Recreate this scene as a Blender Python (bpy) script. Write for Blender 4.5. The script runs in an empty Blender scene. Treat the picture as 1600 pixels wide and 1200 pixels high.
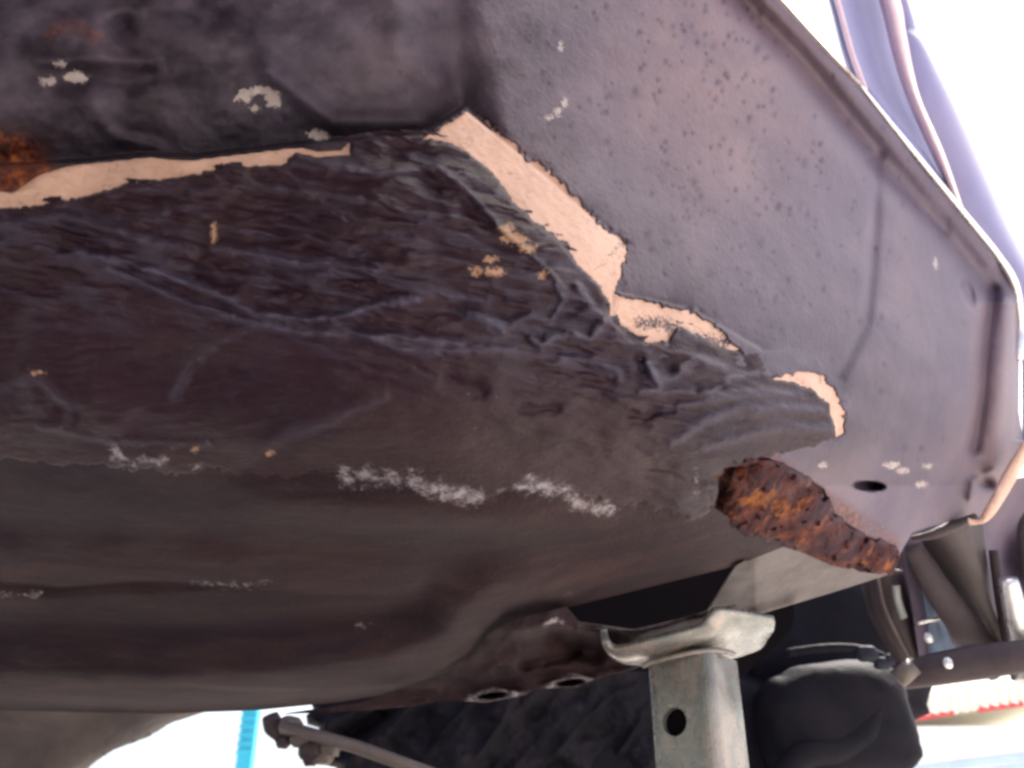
import bpy, bmesh, math, random
import numpy as np
from mathutils import Vector, Matrix
R = math.radians
random.seed(7)
S = bpy.context.scene
C = S.collection

# ---------------------------------------------------------------- camera
CAMZ, PITCH, F = 0.25, R(30), 1500.0        # metres, pitch up, focal length in photo pixels (1600 wide)
cam = bpy.data.cameras.new("camera")
cam.sensor_width = 36; cam.lens = 36 * F / 1600
cam.clip_start = 0.01; cam.clip_end = 2000
camo = bpy.data.objects.new("camera", cam); C.objects.link(camo)
camo.location = (0, 0, CAMZ); camo.rotation_euler = (R(90) + PITCH, 0, 0)
S.camera = camo
cam.dof.use_dof = True; cam.dof.focus_distance = 0.50; cam.dof.aperture_fstop = 15
# ---------------------------------------------------------------- world, sun, exposure
SUN_EL, SUN_AZ = R(62), R(38)              # azimuth clockwise from +Y
w = bpy.data.worlds.new("World"); S.world = w; w.use_nodes = True
nt = w.node_tree; nt.nodes.clear()
sky = nt.nodes.new('ShaderNodeTexSky'); sky.sky_type = 'NISHITA'; sky.sun_disc = False
sky.sun_elevation = SUN_EL; sky.sun_rotation = SUN_AZ; sky.dust_density = 8.0; sky.air_density = 1.0
bg = nt.nodes.new('ShaderNodeBackground'); bg.inputs[1].default_value = 0.15
out = nt.nodes.new('ShaderNodeOutputWorld')
nt.links.new(sky.outputs[0], bg.inputs[0]); nt.links.new(bg.outputs[0], out.inputs[0])
sl = bpy.data.lights.new("sun", 'SUN'); sl.energy = 4.0; sl.angle = R(0.5); sl.color = (1, .95, .88)
so = bpy.data.objects.new("sun", sl); C.objects.link(so)
sd = Vector((math.sin(SUN_AZ) * math.cos(SUN_EL), math.cos(SUN_AZ) * math.cos(SUN_EL), math.sin(SUN_EL)))
so.rotation_euler = sd.to_track_quat('Z', 'Y').to_euler(); so.location = sd * 20
S.view_settings.view_transform = 'Standard'; S.view_settings.look = 'None'
S.view_settings.exposure = 1.55; S.view_settings.gamma = 1
S.cycles.pixel_filter_type = 'BLACKMAN_HARRIS'; S.cycles.filter_width = 3.1
S.cycles.max_bounces = 8; S.cycles.diffuse_bounces = 5

# ---------------------------------------------------------------- helpers
def at(u, v, d):
    """photo pixel + distance along the camera axis -> world point (arrays or floats)"""
    x = (u - 800.0) / F; y = (600.0 - v) / F
    cp, sp = math.cos(PITCH), math.sin(PITCH)
    return x * d, d * (cp - y * sp), CAMZ + d * (sp + y * cp)
def P(u, v, d): return Vector(at(u, v, d))

def tag(o, label=None, cat=None, group=None, kind=None):
    for k, x in (('label', label), ('category', cat), ('group', group), ('kind', kind)):
        if x: o[k] = x
    return o
def link(name, me, mat, parent=None):
    o = bpy.data.objects.new(name, me); C.objects.link(o)
    if mat: me.materials.append(mat)
    if parent:
        o.parent = parent; o.matrix_parent_inverse = parent.matrix_world.inverted()
    return o
def empty(name, loc, label, cat, group=None):
    o = bpy.data.objects.new(name, None); C.objects.link(o); o.location = loc; o.empty_display_size = .05
    bpy.context.view_layer.update()
    return tag(o, label, cat, group)
def smooth_me(me): me.polygons.foreach_set('use_smooth', [True] * len(me.polygons))

def hash2(i, j, seed):
    h = (i.astype(np.int64) * 374761393 + j.astype(np.int64) * 668265263 + seed * 1442695041) & 0xffffffff
    h = ((h ^ (h >> 13)) * 1274126177) & 0xffffffff
    return ((h ^ (h >> 16)) & 0xffff) / 65535.0
def vnoise(x, y, seed=0):
    xi = np.floor(x); yi = np.floor(y); fx = x - xi; fy = y - yi
    fx = fx * fx * fx * (fx * (fx * 6 - 15) + 10); fy = fy * fy * fy * (fy * (fy * 6 - 15) + 10)
    a = hash2(xi, yi, seed); b = hash2(xi + 1, yi, seed); c = hash2(xi, yi + 1, seed); d = hash2(xi + 1, yi + 1, seed)
    return (a * (1 - fx) + b * fx) * (1 - fy) + (c * (1 - fx) + d * fx) * fy
def fbm(x, y, octv=4, seed=0, gain=.5):
    s = 0; a = 1; t = 0
    for k in range(octv):
        s = s + a * vnoise(x * 2 ** k + 17.3 * k, y * 2 ** k - 9.1 * k, seed + k); t += a; a *= gain
    return s / t
def seg_dist(U, V, pts, closed=False):
    """distance to a polyline and the nearest point on it"""
    best = np.full(U.shape, 1e9); nx = np.zeros(U.shape); ny = np.zeros(U.shape)
    n = len(pts)
    for k in range(n if closed else n - 1):
        x0, y0 = pts[k][:2]; x1, y1 = pts[(k + 1) % n][:2]
        dx, dy = x1 - x0, y1 - y0; L = dx * dx + dy * dy + 1e-9
        t = np.clip(((U - x0) * dx + (V - y0) * dy) / L, 0, 1)
        px = x0 + t * dx; py = y0 + t * dy
        d = np.hypot(U - px, V - py); m = d < best
        best = np.where(m, d, best); nx = np.where(m, px, nx); ny = np.where(m, py, ny)
    return best, nx, ny
def inside(U, V, pts):
    c = np.zeros(U.shape, bool); n = len(pts)
    for k in range(n):
        x0, y0 = pts[k][:2]; x1, y1 = pts[(k + 1) % n][:2]
        if y0 == y1: continue
        m = ((y0 > V) != (y1 > V)) & (U < (x1 - x0) * (V - y0) / (y1 - y0) + x0)
        c ^= m
    return c
def sdf(U, V, pts):
    d, _, _ = seg_dist(U, V, pts, True)
    return np.where(inside(U, V, pts), -d, d)
def sstep(a, b, x):
    t = np.clip((x - a) / (b - a), 0, 1); return t * t * (3 - 2 * t)
def line_g(U, V, pts, wd):
    d, _, _ = seg_dist(U, V, pts); return np.exp(-(d / wd) ** 2)

def tps(ctrl):
    A = np.array(ctrl, float); X = A[:, :2] / 500.; n = len(A)
    def phi(r2): return .5 * r2 * np.log(r2 + 1e-9)
    K = phi(((X[:, None] - X[None]) ** 2).sum(-1)) + np.eye(n) * 2e-3
    Pm = np.c_[np.ones(n), X]
    M = np.block([[K, Pm], [Pm.T, np.zeros((3, 3))]])
    sol = np.linalg.solve(M, np.r_[A[:, 2], 0, 0, 0])
    def f(U, V):
        U = np.asarray(U, float) / 500.; V = np.asarray(V, float) / 500.
        r = sol[n] + sol[n + 1] * U + sol[n + 2] * V
        for k in range(n):
            r = r + sol[k] * phi((U - X[k, 0]) ** 2 + (V - X[k, 1]) ** 2)
        return r
    return f

def sheet(name, poly, depth, step, mat, parent, thick=0.0, snap=True, attrs=None, keep=None):
    """pressed-metal skin: a fine mesh over an outline, each vertex at its own real distance"""
    xs = [p[0] for p in poly]; ys = [p[1] for p in poly]
    u = np.arange(min(xs) - step, max(xs) + 2 * step, step); v = np.arange(min(ys) - step, max(ys) + 2 * step, step)
    U, V = np.meshgrid(u, v)
    ins = inside(U, V, poly)
    q = ins[:-1, :-1] | ins[1:, :-1] | ins[:-1, 1:] | ins[1:, 1:]
    if snap:
        used = np.zeros(U.shape, bool)
        used[:-1, :-1] |= q; used[1:, :-1] |= q; used[:-1, 1:] |= q; used[1:, 1:] |= q
        m = used & ~ins
        _, nx, ny = seg_dist(U[m], V[m], poly, True)
        U[m] = nx; V[m] = ny
    D = depth(U, V)
    if keep is not None:
        k = keep(U, V); q &= (k[:-1, :-1] | k[1:, :-1] | k[:-1, 1:] | k[1:, 1:])
    X, Y, Z = at(U, V, D)
    idx = np.arange(U.size).reshape(U.shape)
    f = np.stack([idx[:-1, :-1][q], idx[1:, :-1][q], idx[1:, 1:][q], idx[:-1, 1:][q]], 1)
    use = np.unique(f); remap = np.full(U.size, -1); remap[use] = np.arange(len(use))
    f = remap[f]; co = np.stack([X.ravel()[use], Y.ravel()[use], Z.ravel()[use]], 1)
    nv0 = len(co)
    if thick:       # turned-back edge: a wall of the sheet's own thickness along its whole outline
        e = np.concatenate([f[:, [0, 1]], f[:, [1, 2]], f[:, [2, 3]], f[:, [3, 0]]])
        key = np.sort(e, 1); key = key[:, 0].astype(np.int64) * nv0 + key[:, 1]
        _, first, cnt = np.unique(key, return_index=True, return_counts=True)
        e = e[first[cnt == 1]]
        bv = np.unique(e); m2 = np.full(nv0, -1); m2[bv] = np.arange(len(bv))
        away = np.array([0, .8, .6]) * thick
        co = np.concatenate([co, co[bv], co[bv] + away]); a_, b_ = m2[e[:, 0]] + nv0, m2[e[:, 1]] + nv0
        f = np.concatenate([f, np.stack([b_, a_, a_ + len(bv), b_ + len(bv)], 1)]); use = np.concatenate([use, use[bv], use[bv]])
    me = bpy.data.meshes.new(name)
    me.vertices.add(len(co)); me.vertices.foreach_set('co', co.ravel().astype(np.float32))
    me.loops.add(f.size); me.loops.foreach_set('vertex_index', f.ravel().astype(np.int32))
    me.polygons.add(len(f)); me.polygons.foreach_set('loop_start', np.arange(0, f.size, 4, dtype=np.int32))
    me.polygons.foreach_set('loop_total', np.full(len(f), 4, dtype=np.int32))
    me.update(calc_edges=True); me.validate(); smooth_me(me)
    for an, fn in (attrs or {}).items():
        val = fn(U, V).ravel()[use].astype(np.float32)
        a = me.attributes.new(an, 'FLOAT', 'POINT'); a.data.foreach_set('value', val)
    o = link(name, me, mat, parent)
    return o

def catmull(pts, n=6):
    A = [Vector(p) for p in pts]; o = []
    for k in range(len(A) - 1):
        p0 = A[max(k - 1, 0)]; p1 = A[k]; p2 = A[k + 1]; p3 = A[min(k + 2, len(A) - 1)]
        for j in range(n):
            t = j / n
            o.append(.5 * ((2 * p1) + (p2 - p0) * t + (2 * p0 - 5 * p1 + 4 * p2 - p3) * t * t + (3 * p1 - p0 - 3 * p2 + p3) * t ** 3))
    o.append(A[-1]); return o
def tube(name, pts, rad, mat, parent, sides=16, flat=1.0, sm=True, ridge=None):
    """pts in world, rad one number or a list"""
    if sm:
        n = 6; rr = rad if isinstance(rad, list) else [rad] * len(pts)
        R_ = []
        for k in range(len(pts) - 1):
            for j in range(n): R_.append(rr[k] + (rr[k + 1] - rr[k]) * j / n)
        R_.append(rr[-1]); pts = catmull(pts, n); rad = R_
    else:
        pts = [Vector(p) for p in pts]; rad = rad if isinstance(rad, list) else [rad] * len(pts)
    vs, fs = [], []
    t0 = (pts[1] - pts[0]).normalized()
    up = Vector((0, 1, 0)) if abs(t0.y) < .8 else Vector((1, 0, 0))
    nrm = t0.cross(up).normalized()
    for k, p in enumerate(pts):
        t = (pts[min(k + 1, len(pts) - 1)] - pts[max(k - 1, 0)]).normalized()
        nrm = (nrm - t * nrm.dot(t)).normalized(); b = t.cross(nrm)
        r = rad[k]
        if ridge: r *= 1 + ridge * (k % 2)
        for s in range(sides):
            a = 2 * math.pi * s / sides
            vs.append(p + nrm * math.cos(a) * r + b * math.sin(a) * r * flat)
    for k in range(len(pts) - 1):
        for s in range(sides):
            a, b_ = k * sides + s, k * sides + (s + 1) % sides
            fs.append((a, b_, b_ + sides, a + sides))
    fs.append(tuple(range(sides))[::-1]); fs.append(tuple(range((len(pts) - 1) * sides, len(pts) * sides)))
    me = bpy.data.meshes.new(name); me.from_pydata([tuple(v) for v in vs], [], fs); me.update(); smooth_me(me)
    return link(name, me, mat, parent)
def lump(name, c, rad, e, mat, parent, rot=(0, 0, 0), nu=48, nv=32, bump=0.0, bs=30, seed=0):
    """rounded casting: super-ellipsoid with a rough cast surface"""
    th = np.linspace(-math.pi / 2, math.pi / 2, nv)[:, None]; ph = np.linspace(0, 2 * math.pi, nu, endpoint=False)[None]
    def pw(x): return np.sign(x) * np.abs(x) ** e
    x = pw(np.cos(th)) * pw(np.cos(ph)); y = pw(np.cos(th)) * pw(np.sin(ph)); z = pw(np.sin(th)) + 0 * ph
    n = 1 + bump * (fbm((x + z * .7) * bs / 10 + 50, (y - z * .6) * bs / 10 + 50, 4, seed) - .5)
    X = np.stack([x * rad[0] * n, y * rad[1] * n, z * rad[2] * n], -1).reshape(-1, 3)
    M = np.array(Matrix.Rotation(rot[2], 3, 'Z') @ Matrix.Rotation(rot[1], 3, 'Y') @ Matrix.Rotation(rot[0], 3, 'X'))
    X = X @ M.T + np.array(c)
    fs = []
    for a in range(nv - 1):
        for b in range(nu):
            fs.append((a * nu + b, a * nu + (b + 1) % nu, (a + 1) * nu + (b + 1) % nu, (a + 1) * nu + b))
    me = bpy.data.meshes.new(name); me.from_pydata(X.tolist(), [], fs); me.update(); smooth_me(me)
    return link(name, me, mat, parent)
def box(name, lo, hi, mat, parent=None, bev=0.0, mw=None):
    bm = bmesh.new(); bmesh.ops.create_cube(bm, size=1)
    for v_ in bm.verts:
        v_.co = Vector([(lo[i] + hi[i]) / 2 + v_.co[i] * (hi[i] - lo[i]) for i in range(3)])
    if bev: bmesh.ops.bevel(bm, geom=bm.edges[:], offset=bev, segments=3, affect='EDGES', profile=.5)
    if mw: bm.transform(mw)
    me = bpy.data.meshes.new(name); bm.to_mesh(me); bm.free()
    return link(name, me, mat, parent)
def loft(name, curves, mat, parent, thick=0.0, sub=5):
    """surface through several 3-D curves"""
    cs = [catmull(c, sub) for c in curves]; n = len(cs[0])
    vs = [tuple(p) for c in cs for p in c]
    fs = [(a * n + b, a * n + b + 1, (a + 1) * n + b + 1, (a + 1) * n + b) for a in range(len(cs) - 1) for b in range(n - 1)]
    me = bpy.data.meshes.new(name); me.from_pydata(vs, [], fs); me.update(); smooth_me(me)
    o = link(name, me, mat, parent)
    if thick:
        md = o.modifiers.new('thickness', 'SOLIDIFY'); md.thickness = thick; md.offset = 0
    return o

# ---------------------------------------------------------------- materials
class NT:
    def __init__(s, name):
        s.m = bpy.data.materials.new(name); s.m.use_nodes = True; s.t = s.m.node_tree
        s.b = s.t.nodes['Principled BSDF']; s.tc = s.t.nodes.new('ShaderNodeTexCoord')
    def n(s, ty, **k):
        x = s.t.nodes.new(ty)
        for a, b in k.items(): setattr(x, a, b)
        return x
    def l(s, a, b): s.t.links.new(a, b)
    def noise(s, scale, det=6, rough=.55, dist=0.0, vec=None):
        x = s.n('ShaderNodeTexNoise'); x.inputs['Scale'].default_value = scale; x.inputs['Detail'].default_value = det
        x.inputs['Roughness'].default_value = rough; x.inputs['Distortion'].default_value = dist
        s.l(vec or s.tc.outputs['Object'], x.inputs['Vector']); return x.outputs['Fac']
    def ramp(s, fac, stops):
        r = s.n('ShaderNodeValToRGB'); e = r.color_ramp.elements
        while len(e) < len(stops): e.new(.5)
        for k, (p, c) in enumerate(stops):
            e[k].position = p; e[k].color = (c + (1,)) if isinstance(c, tuple) else (c, c, c, 1)
        s.l(fac, r.inputs[0]); return r.outputs[0]
    def mix(s, f, a, b, mode='MIX'):
        x = s.n('ShaderNodeMix', data_type='RGBA', blend_type=mode)
        for sock, val in ((x.inputs[0], f), (x.inputs[6], a), (x.inputs[7], b)):
            if hasattr(val, 'is_linked'): s.l(val, sock)
            elif isinstance(val, (int, float)): sock.default_value = val
            else: sock.default_value = tuple(val) + (1,)
        return x.outputs[2]
    def attr(s, name):
        x = s.n('ShaderNodeAttribute'); x.attribute_name = name; return x.outputs['Fac']
    def math(s, op, a, b=0.0):
        x = s.n('ShaderNodeMath', operation=op)
        for k, val in enumerate((a, b)):
            if hasattr(val, 'is_linked'): s.l(val, x.inputs[k])
            else: x.inputs[k].default_value = val
        return x.outputs[0]
    def bump(s, h, dist, strength=1.0, prev=None):
        x = s.n('ShaderNodeBump'); x.inputs['Strength'].default_value = strength; x.inputs['Distance'].default_value = dist
        s.l(h, x.inputs['Height'])
        if prev: s.l(prev, x.inputs['Normal'])
        return x.outputs[0]
    def scaled(s, v, rot=(0, 0, 0)):
        x = s.n('ShaderNodeMapping'); x.inputs['Scale'].default_value = v; x.inputs['Rotation'].default_value = rot
        s.l(s.tc.outputs['Object'], x.inputs[0]); return x.outputs[0]
    def done(s, col=None, rough=.6, spec=.5, metal=0.0, nrm=None):
        for k, val in (('Base Color', col), ('Roughness', rough), ('Specular IOR Level', spec), ('Metallic', metal)):
            if val is None: continue
            if hasattr(val, 'is_linked'): s.l(val, s.b.inputs[k])
            elif isinstance(val, (int, float)): s.b.inputs[k].default_value = val
            else: s.b.inputs[k].default_value = tuple(val) + (1,)
        if nrm: s.l(nrm, s.b.inputs['Normal'])
        return s.m

def mat_simple(name, c0, c1, scale, rough=.6, spec=.4, metal=0.0, bmp=.0006, bscale=None):
    m = NT(name); n1 = m.noise(scale, 7, .6, .4)
    col = m.ramp(n1, [(.3, c0), (.7, c1)])
    nr = m.bump(m.noise(bscale or scale * 4, 5, .6), bmp)
    return m.done(col, m.math('ADD', m.math('MULTIPLY', n1, .25), rough - .12), spec, metal, nr)

def saltnode(m):
    a = m.attr('salt_glint'); n = m.noise(800, 6, .8, .8, m.scaled((1, 2.0, 2.0))); n2_ = m.noise(210, 4, .6)
    t = m.math('ADD', m.math('MULTIPLY', n, .62), m.math('MULTIPLY', n2_, .38))
    t = m.math('ADD', t, m.math('MULTIPLY', a, .25))
    return m.math('MULTIPLY', m.ramp(t, [(.700, 0.), (.80, 1.)]), m.ramp(a, [(.03, 0.), (.4, 1.)]))
def edgenode(m, name, sc=800, amt=2.6):
    t = m.math('ADD', m.attr(name), m.math('MULTIPLY', m.math('SUBTRACT', m.noise(sc, 5, .7, .5), .5), amt))
    return m.ramp(t, [(.44, 0.), (.6, 1.)])
# dark bituminous coating, brownish with painted bluish sky sheen on the ridges and white salt blooms
m = NT('bitumen_coating')
st = m.scaled((1, 3.2, 3.2), (0, 0, .25))
n1 = m.noise(14, 8, .6, .6); n2 = m.noise(120, 8, .65, 1.2, st); n3 = m.noise(500, 4, .6)
col = m.ramp(n1, [(.3, (.0115, .0030, .0078)), (.55, (.0195, .0062, .0128)), (.75, (.030, .0120, .0200))])
col = m.mix(m.math('MULTIPLY', m.ramp(n2, [(.5, 0.), (.75, 1.)]), .25), col, (.058, .048, .080))
col = m.mix(m.math('MULTIPLY', m.attr('sky_sheen'), .75), col, (.080, .075, .120))
col = m.mix(m.math('MULTIPLY', m.attr('brown'), .9), col, m.mix(m.noise(60, 6, .65), (.018, .009, .013), (.058, .034, .036)))
sp = saltnode(m)
col = m.mix(sp, col, (.33, .30, .34))
col = m.mix(edgenode(m, 'crumb'), col, m.mix(m.noise(300, 4), (.22, .12, .08), (.50, .31, .19)))
nr = m.bump(n2, .0009, .6); nr = m.bump(n3, .0005, .7, nr)
M_TAR = m.done(col, m.ramp(n2, [(.3, .40), (.8, .70)]), .22, 0, nr)

m = NT('dusty_rail_paint')
st = m.scaled((1, 4, 4))
n1 = m.noise(9, 7, .55, .5, st); n3 = m.noise(700, 5, .65)
col = m.ramp(n1, [(.3, (.012, .0046, .0082)), (.5, (.025, .0108, .0140)), (.72, (.050, .026, .0255))])
col = m.mix(m.math('MULTIPLY', m.ramp(n3, [(.45, 0.), (.7, 1.)]), .3), col, (.048, .033, .034))
col = m.mix(m.attr('grime_shade'), col, (.017, .010, .017))
col = m.mix(saltnode(m), col, (.33, .30, .32))
ns = m.noise(26, 7, .7, .3, m.scaled((1, 7, 7)))
col = m.mix(m.math('MULTIPLY', m.ramp(ns, [(.52, 0.), (.68, 1.)]), .35), col, (.062, .044, .040))
ng = m.noise(1100, 3, .7)
col = m.mix(m.math('MULTIPLY', m.ramp(ng, [(.60, 0.), (.70, 1.)]), .5), col, (.11, .08, .075))
nr = m.bump(n3, .0009, .9); nr = m.bump(m.noise(90, 5, .6), .0014, .6, nr)
M_RAIL = m.done(col, .66, .18, 0, nr)

m = NT('grey_sprayed_coating')
n1 = m.noise(11, 7, .55, .6); n3 = m.noise(420, 6, .7)
col = m.ramp(n1, [(.3, (.100, .080, .124)), (.5, (.126, .101, .143)), (.72, (.178, .138, .170))])
col = m.mix(m.attr('grime_shade'), col, m.mix(m.ramp(n1, [(.4, 0.), (.65, 1.)]), (.008, .0055, .012), (.024, .0155, .026)))
col = m.mix(m.attr('pinkish'), col, (.25, .175, .18))
col = m.mix(m.attr('pit'), col, (.050, .035, .060))
col = m.mix(edgenode(m, 'salt_glint', 700, 2.4), col, m.mix(m.noise(200, 4), (.24, .19, .19), (.52, .47, .44)))
col = m.mix(m.attr('rusty'), col, m.ramp(m.noise(260, 6, .7), [(.35, (.018, .005, .005)), (.50, (.085, .018, .009)), (.62, (.24, .065, .014)), (.76, (.46, .22, .06))]))
nr = m.bump(n3, .0008, .75); nr = m.bump(m.noise(60, 5, .6), .0015, .5, nr)
M_GREY = m.done(col, .5, .3, 0, nr)

m = NT('salmon_primer')
n1 = m.noise(40, 6, .6, .5); n2 = m.noise(260, 6, .7, .3, m.scaled((1, 1, 2.5)))
col = m.ramp(n1, [(.3, (.54, .345, .26)), (.7, (.66, .44, .345))])
col = m.mix(m.math('MULTIPLY', m.ramp(n2, [(.50, 0.), (.7, 1.)]), .6), col, (.42, .24, .14))
n4 = m.noise(150, 7, .75, .9, m.scaled((1, .5, .5), (0, .6, 0)))
col = m.mix(m.math('MULTIPLY', m.ramp(n4, [(.56, 0.), (.66, 1.)]), .55), col, (.22, .13, .10))
col = m.mix(edgenode(m, 'soil', 700, 1.8), col, (.05, .03, .035))
M_PRIMER = m.done(col, .5, .4, 0, m.bump(n2, .0008, .6))

m = NT('flaking_rust')
n1 = m.noise(55, 8, .65, .8); n2 = m.noise(340, 8, .75, .6)
col = m.ramp(n1, [(.30, (.018, .006, .012)), (.46, (.055, .016, .016)), (.58, (.17, .048, .024)), (.72, (.34, .115, .035))])
col = m.mix(m.math('MULTIPLY', m.ramp(n2, [(.45, 0.), (.65, 1.)]), .55), col, (.07, .03, .035))
col = m.mix(m.attr('grime_shade'), col, (.085, .060, .078))
n5 = m.noise(26, 4, .6, .5); col = m.mix(m.ramp(n5, [(.42, 0.), (.56, .9)]), m.mix(.55, col, (.035, .012, .020)), col)
n6 = m.noise(48, 5, .7); n6 = m.math('ADD', n6, m.math('MULTIPLY', m.attr('core'), .09)); col = m.mix(m.attr('rim'), col, (.022, .010, .015)); col = m.mix(m.ramp(n6, [(.60, 0.), (.72, .75)]), col, (.40, .14, .035))
M_RUST = m.done(col, .85, .2, 0, m.bump(n2, .002, 1.0))

M_LAV = mat_simple('lavender_glare_paint', (.20, .21, .36), (.27, .27, .44), 5, .4, .5, 0, .0005)  # lavender stands in for the bluish glare over the fender
M_LAV2 = mat_simple('pale_lavender_glare_paint', (.20, .20, .35), (.28, .26, .40), 6, .35, .5, 0, .0005)  # paler version of the painted glare colour
M_PINK = mat_simple('rosy_highlight', (.70, .52, .52), (.80, .64, .62), 30, .4, .5)  # pale rose paints the highlights along the fender folds
M_CHROME = mat_simple('bright_steel_highlight', (.62, .62, .60), (.85, .84, .82), 60, .28, .5, .85, .0004, 300)
M_STEEL = mat_simple('grey_green_highlight', (.18, .21, .20), (.26, .27, .25), 30, .42, .5, .25, .0004, 300)
M_BLACK = mat_simple('grimy_dark_casting', (.006, .007, .012), (.018, .016, .022), 22, .7, .12, 0, .0012, 90)
M_BLACK2 = mat_simple('dark_blue_casting', (.012, .015, .024), (.034, .038, .054), 26, .65, .2, 0, .0015, 90)
M_RUBBER = mat_simple('brown_black_rubber', (.03, .02, .024), (.055, .038, .042), 40, .6, .4, 0, .001)
M_BEIGE = mat_simple('beige_grey_paint', (.050, .038, .040), (.11, .090, .086), 14, .5, .5, 0, .001)
M_ARM = mat_simple('brown_grey_arm_paint', (.07, .055, .05), (.14, .115, .10), 22, .5, .5, 0, .0015)
M_BLUE = mat_simple('pale_blue_plastic', (.10, .15, .22), (.22, .30, .42), 30, .35, .5)
M_HOLE = mat_simple('shade_black', (.002, .0015, .003), (.004, .003, .005), 30, .9, .1)  # black that paints deep shade in recess and post hole
M_LIPSTEEL = mat_simple('bare_edge_metal', (.30, .24, .20), (.55, .47, .42), 80, .35, .6, .3, .0008, 400)

# jack stand paint with worn warm zone
m = NT('worn_silver_paint')
n1 = m.noise(28, 7, .6, .8, m.scaled((1, 1, .35))); n2 = m.noise(180, 7, .7, .5)
col = m.ramp(n1, [(.32, (.15, .18, .175)), (.5, (.25, .27, .25)), (.66, (.46, .39, .34))])
col = m.mix(m.math('MULTIPLY', m.ramp(n2, [(.56, 0.), (.7, 1.)]), .3), col, (.14, .11, .10))
sep = m.n('ShaderNodeSeparateXYZ'); m.l(m.tc.outputs['Object'], sep.inputs[0])
n7 = m.noise(45, 5, .6)
gz = m.math('ADD', sep.outputs['Z'], m.math('MULTIPLY', n7, .03))
col = m.mix(m.math('MULTIPLY', m.math('MULTIPLY', m.ramp(gz, [(.375, 0.), (.385, 1.), (.405, 1.), (.42, 0.)]), m.ramp(n7, [(.35, .3), (.6, 1.)])), .6), col, (.10, .075, .07))
M_STAND = m.done(col, m.ramp(n2, [(.3, .18), (.7, .42)]), .6, .5, m.bump(n2, .0006, .5))

# ================================================================ THE CAR
car = empty('car', (0.1, 0.5, 0.0), "underside of a raised car with torn dark undercoating and a rusted-through patch", "car")

Dbase = tps([
    (-250, 1110, .66), (0, 1110, .64), (250, 1115, .62), (480, 1108, .60), (700, 1085, .585), (930, 1055, .57), (1150, 950, .58), (1370, 895, .60),
    (-250, 920, .53), (0, 920, .51), (500, 930, .49), (1000, 900, .52), (-250, 1020, .58), (500, 1020, .545),
    (-250, 720, .42), (0, 740, .41), (400, 745, .40), (800, 770, .41), (1080, 790, .455), (1300, 820, .55),
    (0, 500, .345), (500, 500, .345), (900, 560, .385), (1200, 640, .46), (-250, 400, .34),
    (0, 330, .34), (500, 270, .36), (700, 230, .385), (900, 400, .39), (960, 460, .40),
    (-250, 0, .38), (0, 0, .38), (400, 0, .39), (400, 150, .375), (-200, -150, .40), (600, -150, .42),
    (700, 0, .42), (1000, 0, .50), (1200, 0, .57), (1000, 300, .45), (1250, 300, .54), (1500, 330, .68),
    (1250, 500, .50), (1480, 600, .62), (1560, 740, .68), (1430, 820, .62), (1590, 450, .74), (1100, -150, .56)])

# outlines in photo pixels (unprojected to real distances)
OUT = [(-260, -160), (1060, -160), (1130, -90), (1218, 0), (1342, 132), (1420, 230), (1500, 328), (1560, 400), (1588, 450), (1594, 520), (1592, 640),
       (1600, 698), (1568, 756), (1535, 806), (1470, 818), (1425, 832), (1405, 868), (1385, 898), (1290, 925), (1150, 950), (900, 1000), (500, 1000), (-260, 1000)]
TEAR_UP = [(-260, 262), (0, 262), (60, 262), (118, 254), (175, 250), (235, 243), (262, 250), (300, 250), (400, 237), (462, 229), (545, 224), (600, 219), (660, 215),
           (690, 200), (728, 174), (760, 190), (800, 226), (815, 248), (850, 262), (900, 310), (935, 352), (975, 376), (978, 392), (957, 458),
           (1010, 474), (1080, 488), (1120, 512), (1140, 535), (1185, 548), (1215, 592), (1240, 584), (1275, 582), (1300, 606), (1318, 650), (1318, 676), (1300, 690)]
DARK = [(-260, 352), (0, 326), (60, 322), (120, 308), (180, 295), (205, 285), (250, 285), (262, 278), (330, 268), (400, 259), (440, 258), (462, 238),
        (490, 247), (545, 243), (548, 222), (600, 213), (655, 212), (700, 221), (730, 236), (765, 265), (800, 312), (830, 342), (870, 372), (905, 412), (935, 442), (950, 466),
        (955, 500), (985, 532), (1012, 535), (1045, 528), (1055, 510), (1078, 514), (1115, 536), (1160, 549), (1185, 551), (1205, 580), (1240, 596), (1270, 608),
        (1295, 632), (1306, 682), (1270, 700), (1200, 714), (1140, 722), (1112, 740), (1112, 800), (1090, 815), (1060, 806),
        (960, 787), (900, 772), (850, 764), (760, 780), (640, 758), (560, 738), (450, 742), (380, 744), (330, 735), (260, 738), (180, 728), (0, 722), (-260, 716)]
RAILEDGE = [(-260, 1108), (0, 1110), (250, 1115), (400, 1110), (520, 1098), (620, 1084), (700, 1058), (745, 1030), (762, 1000), (800, 976), (870, 953), (1000, 921), (1150, 884)]
RAIL = [(-260, 660), (180, 660), (560, 690), (850, 710), (1060, 740), (1110, 790), (1180, 835), (1235, 850)] + RAILEDGE[::-1]
RUSTP = [(1084, 742), (1100, 722), (1130, 712), (1200, 712), (1240, 730), (1290, 760), (1305, 800), (1350, 832), (1400, 850), (1408, 868), (1396, 900), (1345, 894), (1300, 884), (1250, 862), (1205, 850), (1160, 838), (1112, 812), (1096, 788)]
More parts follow.
